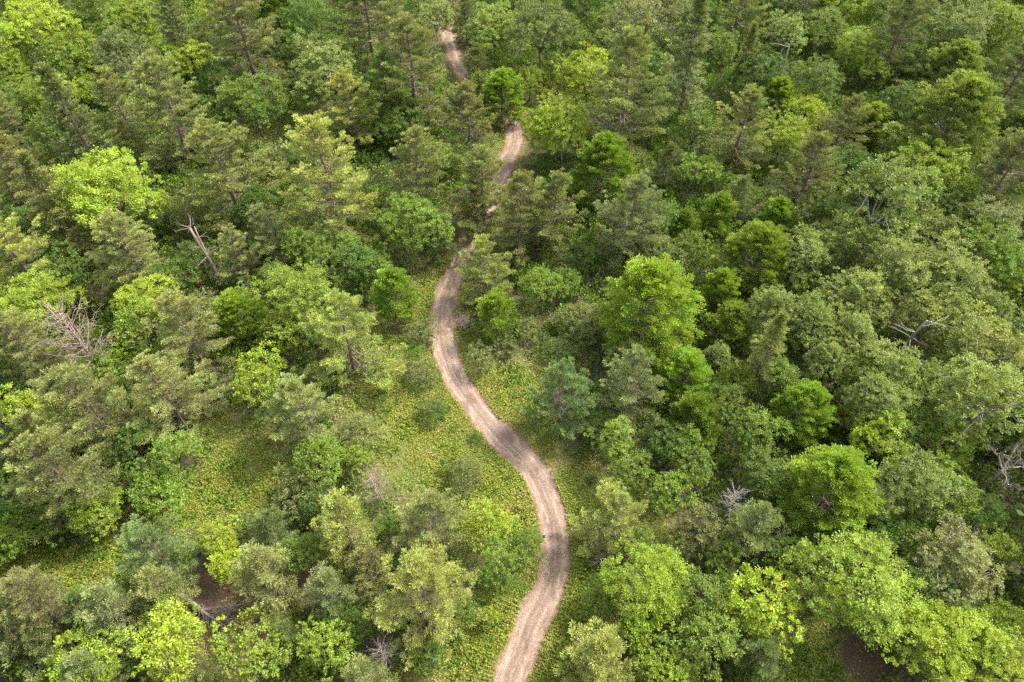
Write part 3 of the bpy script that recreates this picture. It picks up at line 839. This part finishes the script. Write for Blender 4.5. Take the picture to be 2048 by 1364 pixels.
# leaning stems of the two aspens whose bare trunks the photo shows
def leaning_stem(label, p0, h0, p1, h1, r, m_, seed):
    rng = np.random.default_rng(seed); a = np.array([*at(*p0, h0), h0]); b = np.array([*at(*p1, h1), h1])
    g = np.array([a[0], a[1], 0]); tr = Tubes(); br = tr
    dirn = (b - a) / max(np.linalg.norm(b - a), .1); foot = a - dirn * (h0 / max(dirn[2], .25)) if dirn[2] > .05 else a
    foot[2] = -.2; g = np.array([foot[0], foot[1], 0])
    q = wobble(rng, foot - g, b - g, 9, .05); tr.add(q, np.linspace(r, r * .45, 9), 7)
    for k in range(9):
        s0 = q[rng.integers(4, 9)]; dd = unit(rng, 1)[0] + dirn * .6; dd[2] = abs(dd[2]) * .5
        e = wobble(rng, s0, s0 + dd * rng.uniform(1.2, 3.0), 6, .08); br.add(e, np.linspace(r * .22, .015, 6), 4)
        br.add(wobble(rng, e[3], e[3] + (dd + unit(rng, 1)[0]) * .9, 4, .05), np.linspace(.035, .012, 4), 3)
    o = root_empty('dead_tree', label, 'dead tree', 'dead trees standing in the wood', tuple(g)); part('trunk', tr.mesh('trunk', m_), o)
leaning_stem('long pale trunk leaning out of the dark gap in the aspen wood', (1800, 700), 3.0, (1855, 640), 9.0, .21, M_ABARK, 310)
leaning_stem('long bare stem leaning under a frosted aspen top near the far edge', (1556, 158), 4.0, (1577, 92), 11.0, .2, M_ABARK, 311)

# ------------------------------------------------------------------ track, clearings
TRACK = [(1010, 1420), (1018, 1364), (1040, 1308), (1066, 1240), (1100, 1171), (1111, 1103), (1104, 1035), (1087, 983), (1059, 932), (1027, 900), (981, 850), (941, 799), (907, 748), (890, 696), (884, 645),
         (887, 611), (904, 560), (932, 508), (946, 457), (970, 420), (996, 370), (1010, 328), (1027, 290), (1030, 267), (1023, 246), (1006, 218), (975, 188), (938, 160), (916, 133), (905, 103), (895, 68), (889, 40), (893, 10), (900, -25)]
tp = np.array([at(a, b) for a, b in TRACK])
def catmull(P, n=10):
    o = []
    for i in range(len(P) - 1):
        p0, p1, p2, p3 = P[max(i - 1, 0)], P[i], P[i + 1], P[min(i + 2, len(P) - 1)]
        for k in range(n):
            t = k / n; o.append(.5 * ((2 * p1) + (p2 - p0) * t + (2 * p0 - 5 * p1 + 4 * p2 - p3) * t * t + (3 * p1 - p0 - 3 * p2 + p3) * t ** 3))
    o.append(P[-1]); return np.array(o)
tl = catmull(tp, 10)
CLEAR = [(800,720,75),(810,800,90),(760,850,80),(850,900,110),(930,930,90),(900,1000,90),(960,960,90),(1000,1010,80),(1010,1080,60),(850,640,50),(840,560,45),(870,580,45),(760,660,50),
 (960,760,60),(1010,790,70),(1060,790,60),(1060,740,45),(1130,720,28),(1060,640,22),(1040,860,60),(930,690,40),
 (1110,930,60),(1160,990,70),(1180,1080,70),(1180,1150,60),(1160,1010,70),(1320,1080,60),(1240,1000,60),(1130,1250,60),(1120,1320,80),(1180,1260,40),
 (1000,1220,50),(960,1290,70),(900,1330,80),(1030,1170,40),(560,900,60),(500,930,60),(460,960,60),(430,1010,60),(380,1030,60),(500,990,60),(300,1060,60),(230,1110,70),(130,1140,60),(40,1160,60),(200,1140,60),(270,1085,50),(330,1050,50),(180,1125,50),(90,1150,50),(10,1160,50),(450,870,50),
 (460,1230,90),(490,1280,70),(615,1160,45),(535,270,40),(1120,180,50),(1090,210,50),(1060,230,40),(1000,300,30),(1640,1330,80),(1600,1300,60),(1700,1320,50)]
LITTER_SPOTS = [(455,1225,85),(480,1290,60),(400,1170,40),(615,1160,45),(800,655,28),(90,1240,40),(1740,1320,60)]  # the smallest disc, below the lone maple, is just a dark brownish spot
CL = np.array([(*at(a, b), r / scale_at(*at(a, b), 0)) for a, b, r in CLEAR])
LT = np.array([(*at(a, b), r / scale_at(*at(a, b), 0)) for a, b, r in LITTER_SPOTS])
def near(P, Cc):
    """signed: >0 inside the nearest disc, in metres"""
    out = np.full(len(P), -99.0)
    for cx, cy, rr in Cc: out = np.maximum(out, rr - np.hypot(P[:, 0] - cx, P[:, 1] - cy))
    return out
def track_d(P):
    d = np.full(len(P), 99.0)
    for i in range(0, len(P), 20000):
        q = P[i:i + 20000]; d[i:i + 20000] = np.sqrt(((q[:, None, :] - tl[None, ::2, :]) ** 2).sum(2)).min(1)
    return d

# ground sheet, to the horizon
gx = np.concatenate([[-3000, -1200, -500, -250], np.arange(-130, 130.1, 1.0), [250, 500, 1200, 3000]])
gy = np.concatenate([[-1500, -400, -120, -40], np.arange(0, 190.1, 1.0), [260, 400, 800, 1600, 4000]])
GX, GY = np.meshgrid(gx, gy); P2 = np.stack([GX.ravel(), GY.ravel()], 1)
clr = np.clip(near(P2, CL) / 2.0 + .5, 0, 1); lit = np.clip(near(P2, LT) / 1.5 + .5, 0, 1)
nx, ny = len(gx), len(gy)
me = bpy.data.meshes.new('ground')
co = np.stack([GX.ravel(), GY.ravel(), np.zeros(nx * ny)], 1).astype(np.float32)
ii = (np.arange(ny - 1)[:, None] * nx + np.arange(nx - 1)[None, :]).ravel()
fc = np.stack([ii, ii + 1, ii + 1 + nx, ii + nx], 1).astype(np.int32)
me.vertices.add(len(co)); me.vertices.foreach_set('co', co.ravel())
me.loops.add(fc.size); me.loops.foreach_set('vertex_index', fc.ravel())
me.polygons.add(len(fc)); me.polygons.foreach_set('loop_start', np.arange(0, fc.size, 4, dtype=np.int32))
for nm, arr in (('clearing', clr), ('litter_spots', lit)):
    a_ = me.attributes.new(nm, 'FLOAT', 'POINT'); a_.data.foreach_set('value', arr.astype(np.float32))
me.update(calc_edges=True)

def ground_color(nt, pos):
    clr_ = N(nt, 'ShaderNodeAttribute', attribute_name='clearing').outputs['Fac']
    lit_ = N(nt, 'ShaderNodeAttribute', attribute_name='litter_spots').outputs['Fac']
    n1, n2, n3 = noise(nt, pos, .25, 4), noise(nt, pos, 2.2, 5, .65), noise(nt, pos, 9.0, 3)
    g = ramp(nt, mathn(nt, 'ADD', mathn(nt, 'MULTIPLY', n1, .6), mathn(nt, 'MULTIPLY', n2, .45)), [(.3, (.07, .11, .02)), (.48, (.14, .17, .03)), (.6, (.22, .19, .06)), (.7, (.36, .25, .17))])
    f = mixc(nt, n2, (.06, .06, .03), (.11, .085, .05))
    c = mixc(nt, clr_, f, g)
    l = mixc(nt, n2, (.055, .03, .02), (.15, .085, .055))
    c = mixc(nt, maprange(nt, mathn(nt, 'ADD', lit_, mathn(nt, 'MULTIPLY', n2, .5)), .55, .95), c, l)
    return mixc(nt, mathn(nt, 'MULTIPLY', n3, .5), c, (.05, .045, .025)), n3
m, nt, out = mat('forest_ground')
pos = N(nt, 'ShaderNodeNewGeometry').outputs['Position']
gc, gn = ground_color(nt, pos)
p = N(nt, 'ShaderNodeBsdfPrincipled'); nt.links.new(gc, p.inputs['Base Color']); p.inputs['Roughness'].default_value = .95
bp = N(nt, 'ShaderNodeBump'); bp.inputs['Distance'].default_value = .1; nt.links.new(gn, bp.inputs['Height']); nt.links.new(bp.outputs[0], p.inputs['Normal'])
nt.links.new(p.outputs[0], out.inputs[0]); me.materials.append(m)
go = bpy.data.objects.new('ground', me); COL.objects.link(go); go['kind'] = 'structure'

# track mesh: cross-section with wheel ruts and a slightly raised middle
tg = np.gradient(tl, axis=0); tg /= np.linalg.norm(tg, axis=1, keepdims=True); nr = np.stack([tg[:, 1], -tg[:, 0]], 1)
us = np.linspace(-1, 1, 25); HWID = 2.3
arc = np.concatenate([[0], np.cumsum(np.linalg.norm(np.diff(tl, axis=0), axis=1))])
vv, uvu, uvs = [], [], []
for i in range(len(tl)):
    wv = 1 + .10 * math.sin(arc[i] * .33) + .07 * math.sin(arc[i] * .91 + 1) - .28 * min(1, max(0, (arc[i] - 55) / 40))
    for u in us:
        z = .006 + .05 * math.exp(-(u / .17) ** 2) + .028 * math.exp(-((abs(u) - .62) / .12) ** 2) + .012 * (abs(u) < .9)
        vv.append((*(tl[i] + nr[i] * u * HWID * wv), z if abs(u) < .99 else .005)); uvu.append(u); uvs.append(arc[i])
K = len(us)
ff = [(i * K + j, i * K + j + 1, (i + 1) * K + j + 1, (i + 1) * K + j) for i in range(len(tl) - 1) for j in range(K - 1)]
tm = bpy.data.meshes.new('dirt_track'); tm.from_pydata(vv, [], ff)
for nm, arr in (('across', uvu), ('along', uvs)):
    a_ = tm.attributes.new(nm, 'FLOAT', 'POINT'); a_.data.foreach_set('value', np.array(arr, np.float32))
pv = np.array(vv)[:, :2]
a_ = tm.attributes.new('clearing', 'FLOAT', 'POINT'); a_.data.foreach_set('value', np.maximum(.6, np.clip(near(pv, CL) / 2 + .5, 0, 1)).astype(np.float32))
a_ = tm.attributes.new('litter_spots', 'FLOAT', 'POINT'); a_.data.foreach_set('value', np.zeros(len(pv), np.float32))
tm.update()
m, nt, out = mat('track_soil')
pos = N(nt, 'ShaderNodeNewGeometry').outputs['Position']
gc, gn = ground_color(nt, pos)
ac = N(nt, 'ShaderNodeAttribute', attribute_name='across').outputs['Fac']; al = N(nt, 'ShaderNodeAttribute', attribute_name='along').outputs['Fac']
cb = N(nt, 'ShaderNodeCombineXYZ'); nt.links.new(mathn(nt, 'MULTIPLY', ac, 2.4), cb.inputs[0]); nt.links.new(mathn(nt, 'MULTIPLY', al, .16), cb.inputs[1])
streak = noise(nt, cb.outputs[0], 3.0, 5, .65)
cb2 = N(nt, 'ShaderNodeCombineXYZ'); nt.links.new(mathn(nt, 'MULTIPLY', ac, .55), cb2.inputs[0]); nt.links.new(mathn(nt, 'MULTIPLY', al, .13), cb2.inputs[1])
blot = noise(nt, cb2.outputs[0], 2.2, 3, .5)
fine = noise(nt, pos, 7.0, 5, .75); mid = noise(nt, pos, 1.6, 4, .6)
soil = ramp(nt, mathn(nt, 'ADD', mathn(nt, 'MULTIPLY', fine, .55), mathn(nt, 'MULTIPLY', streak, .5)), [(.36, (.12, .08, .06)), (.46, (.23, .16, .12)), (.54, (.32, .235, .18)), (.68, (.45, .35, .28))])
aa = mathn(nt, 'ABSOLUTE', mathn(nt, 'ADD', ac, mathn(nt, 'MULTIPLY', mathn(nt, 'SUBTRACT', mid, .5), .18)))
# edge lines of the two wheel paths: darker pressed, damp soil
rut = mathn(nt, 'SUBTRACT', 1.0, maprange(nt, mathn(nt, 'ABSOLUTE', mathn(nt, 'SUBTRACT', aa, .10)), .02, .13))
rut = mathn(nt, 'MULTIPLY', rut, maprange(nt, streak, .36, .52))
dark = mixc(nt, fine, (.10, .07, .05), (.19, .13, .095))
c = mixc(nt, mathn(nt, 'MULTIPLY', rut, .62), soil, dark)
c = mixc(nt, mathn(nt, 'MULTIPLY', maprange(nt, blot, .53, .64), .78), c, dark)
red = mixc(nt, fine, (.16, .09, .06), (.30, .18, .13))
edge0 = mathn(nt, 'ADD', mathn(nt, 'ABSOLUTE', ac), mathn(nt, 'ADD', mathn(nt, 'MULTIPLY', mathn(nt, 'SUBTRACT', mid, .5), .8), mathn(nt, 'MULTIPLY', mathn(nt, 'SUBTRACT', fine, .5), .5)))
c = mixc(nt, maprange(nt, edge0, .44, .62), c, red)
c = mixc(nt, maprange(nt, edge0, .60, .82), c, gc)
p = N(nt, 'ShaderNodeBsdfPrincipled'); nt.links.new(c, p.inputs['Base Color']); p.inputs['Roughness'].default_value = .95; p.inputs['Specular IOR Level'].default_value = .15
bp = N(nt, 'ShaderNodeBump'); bp.inputs['Distance'].default_value = .08; nt.links.new(fine, bp.inputs['Height']); nt.links.new(bp.outputs[0], p.inputs['Normal'])
nt.links.new(p.outputs[0], out.inputs[0]); tm.materials.append(m)
to = bpy.data.objects.new('dirt_track', tm); COL.objects.link(to); to['kind'] = 'structure'

# ------------------------------------------------------------------ grass and forbs of the clearings
rng = np.random.default_rng(77)
def vnoise(P, s, seed):
    r_ = np.random.default_rng(seed).random((256, 256)); q = P / s; i = np.floor(q).astype(int); f = q - i; f = f * f * (3 - 2 * f)
    g = lambda a, b: r_[(i[:, 0] + a) % 256, (i[:, 1] + b) % 256]
    return (g(0, 0) * (1 - f[:, 0]) + g(1, 0) * f[:, 0]) * (1 - f[:, 1]) + (g(0, 1) * (1 - f[:, 0]) + g(1, 1) * f[:, 0]) * f[:, 1]
def in_frame(P, z, mx=60):
    zc = P[:, 1] * cp + (CAMZ - z) * sp; yc = P[:, 1] * sp - (CAMZ - z) * cp
    X = 1024 + FPX * P[:, 0] / zc; Y = 682 - FPX * yc / zc
    return (X > -mx) & (X < 2048 + mx) & (Y > -mx) & (Y < 1364 + mx)
pts = []
for cx, cy, rr in CL:
    if cy < -5: continue
    r2 = rr + 1.5; k = int(math.pi * r2 * r2 * 75)
    a, q = rng.uniform(0, 6.283, k), r2 * np.sqrt(rng.random(k)); pts.append(np.stack([cx + q * np.cos(a), cy + q * np.sin(a)], 1))
k = 60000; ti = rng.integers(0, len(tl), k)   # verge along the track
off = rng.choice([-1, 1], k) * rng.uniform(1.2, 4.0, k)
pts.append(tl[ti] + nr[ti] * off[:, None])
k = 1600; ti = rng.integers(0, len(tl), k); pts.append(tl[ti] + nr[ti] * rng.normal(0, .35, k)[:, None] + rng.normal(0, .25, (k, 2)))   # weeds on the raised middle
P = np.concatenate(pts); P = P[in_frame(P, 0)]
td = track_d(P); keep = (td > 1.1 + .75 * vnoise(P, 1.3, 31) * rng.random(len(P)) ** .3); keep[-1100:] |= vnoise(P[-1100:], 2.2, 33) > .55
lm = near(P, LT); keep &= ~((lm > 0) & (rng.random(len(P)) < .8))
Q = P @ np.array([[.8, .6], [-.6, .8]])
dens = .4 * vnoise(P, 5.3, 1) + .25 * vnoise(Q, 1.9, 2) + .2 * vnoise(P @ np.array([[.5, .87], [-.87, .5]]), .83, 8) + .15 * rng.random(len(P))
keep &= rng.random(len(P)) < np.clip(dens * 3.4 - .85, .15, 1)
P = P[keep]; k = len(P)
clump = .6 * vnoise(P @ np.array([[.6, .8], [-.8, .6]]), 2.9, 3) + .4 * rng.random(k)
z = .03 + .32 * rng.random(k) * (.3 + clump)
C = np.concatenate([P, z[:, None]], 1)
d = unit(rng, k); d[:, 2] = np.abs(d[:, 2]) * .6
nrm = unit(rng, k) * .6 + np.array([0, 0, 1])
sz = rng.uniform(.6, 1.4, k) * (.8 + .6 * clump)
me = leaves_mesh('grass', C, d, nrm, .16 * sz, .075 * sz, rng.random(k), np.clip(.35 * vnoise(P @ np.array([[.4, .917], [-.917, .4]]), 1.7, 4) + .75 * rng.random(k) ** 1.2, 0, 1), np.zeros(k), M_GRASS)
o = bpy.data.objects.new('grass', me); COL.objects.link(o); o['kind'] = 'stuff'
print('grass', k)

# ------------------------------------------------------------------ undergrowth: low thicket that fills the floor between the trees
def lumps(name, cen, rad, hgt, per, L, W, material, seed):
    rng = np.random.default_rng(seed); n = len(cen)
    cnt = np.maximum(20, (per * (rad * rad)).astype(int)); idx = np.repeat(np.arange(n), cnt); k = len(idx)
    # seven-ish sprays on each lump
    q = unit(rng, k); q[:, 2] = np.abs(q[:, 2])
    ph = rng.integers(0, 9, k) + idx * 9; sp_ = np.random.default_rng(seed + 1).normal(size=(n * 9, 3)); sp_[:, 2] = np.abs(sp_[:, 2]); sp_ /= np.linalg.norm(sp_, axis=1, keepdims=True)
    s = sp_[ph]
    v = s * .82 + q * .33
    C = np.concatenate([cen[idx], np.zeros((k, 1))], 1) + v * np.stack([rad[idx], rad[idx], hgt[idx]], 1) * rng.uniform(.85, 1.08, k)[:, None]
    C[:, 2] = np.maximum(C[:, 2], .08)
    d = q + s * .6 + np.array([0, 0, -.1]); nrm = s * .6 + unit(rng, k) * .7 + np.array([0, 0, .4])
    spr = .6 * np.random.default_rng(seed + 2).random(n)[idx] + .4 * np.random.default_rng(seed + 3).random(n * 9)[ph]
    me = leaves_mesh(name, C, d, nrm, L * rng.uniform(.7, 1.3, k), W * rng.uniform(.7, 1.3, k), rng.random(k), spr, np.zeros(k), material)
    o = bpy.data.objects.new(name, me); COL.objects.link(o); o['kind'] = 'stuff'; print(name, k); return o
gxx, gyy = np.meshgrid(np.arange(-100, 100, 1.6), np.arange(8, 152, 1.6))
P = np.stack([gxx.ravel(), gyy.ravel()], 1) + rng.uniform(-.9, .9, (gxx.size, 2))
P = P[in_frame(P, 0, 160)]
td = track_d(P); cl = near(P, CL)
tall = vnoise(P, 7.0, 9)
rad = rng.uniform(.9, 1.7, len(P)); hg = rad * (.8 + 2.4 * tall * rng.random(len(P)) + .2)
keep = (td > 2.6 + rad) & ((cl < -.2 * rad) | (rng.random(len(P)) < .05))
small = cl > -2.0; rad[small] *= .65; hg[small] *= .45
P, rad, hg = P[keep], rad[keep], hg[keep]
di = rng.integers(0, len(CL), 1500); qa = rng.uniform(0, 6.283, 1500); qr = CL[di, 2] * np.sqrt(rng.random(1500))
Wd = np.stack([CL[di, 0] + qr * np.cos(qa), CL[di, 1] + qr * np.sin(qa)], 1); kw = (track_d(Wd) > 2.3) & (vnoise(Wd, 3.1, 21) > .45) & (near(Wd, LT) < 0); Wd = Wd[kw]
wr = rng.uniform(.18, .6, len(Wd)) ** 1.0
P = np.concatenate([P, Wd]); rad = np.concatenate([rad, wr]); hg = np.concatenate([hg, wr * .8])
far = P[:, 1] > 85
lumps('undergrowth', P, rad, hg, 104, .28, .185, M_UNDER, 400)
# woods going on beyond what the camera sees
gxx, gyy = np.meshgrid(np.arange(-170, 170, 6.0), np.arange(-30, 215, 6.0))
P = np.stack([gxx.ravel(), gyy.ravel()], 1) + rng.uniform(-2, 2, (gxx.size, 2))
hh = rng.uniform(7, 11, len(P)); rr = rng.uniform(3, 4.3, len(P))
mx = 150
zc = P[:, 1] * cp + (CAMZ - 8) * sp; yc = P[:, 1] * sp - (CAMZ - 8) * cp
X = 1024 + FPX * P[:, 0] / np.maximum(zc, 5); Y = 682 - FPX * yc / np.maximum(zc, 5)
ins = (X > -mx * .75) & (X < 2048 + mx * .75) & (Y > -70) & (Y < 1364 + 230) & (zc > 5)
keep = ~ins & (track_d(P) > 8) & (np.abs(P[:, 0]) < 60 + P[:, 1] * .95)
lumps('woods', P[keep], rr[keep], hh[keep], 34, .75, .5, M_WOODS, 500)
print('trees', len(placed))
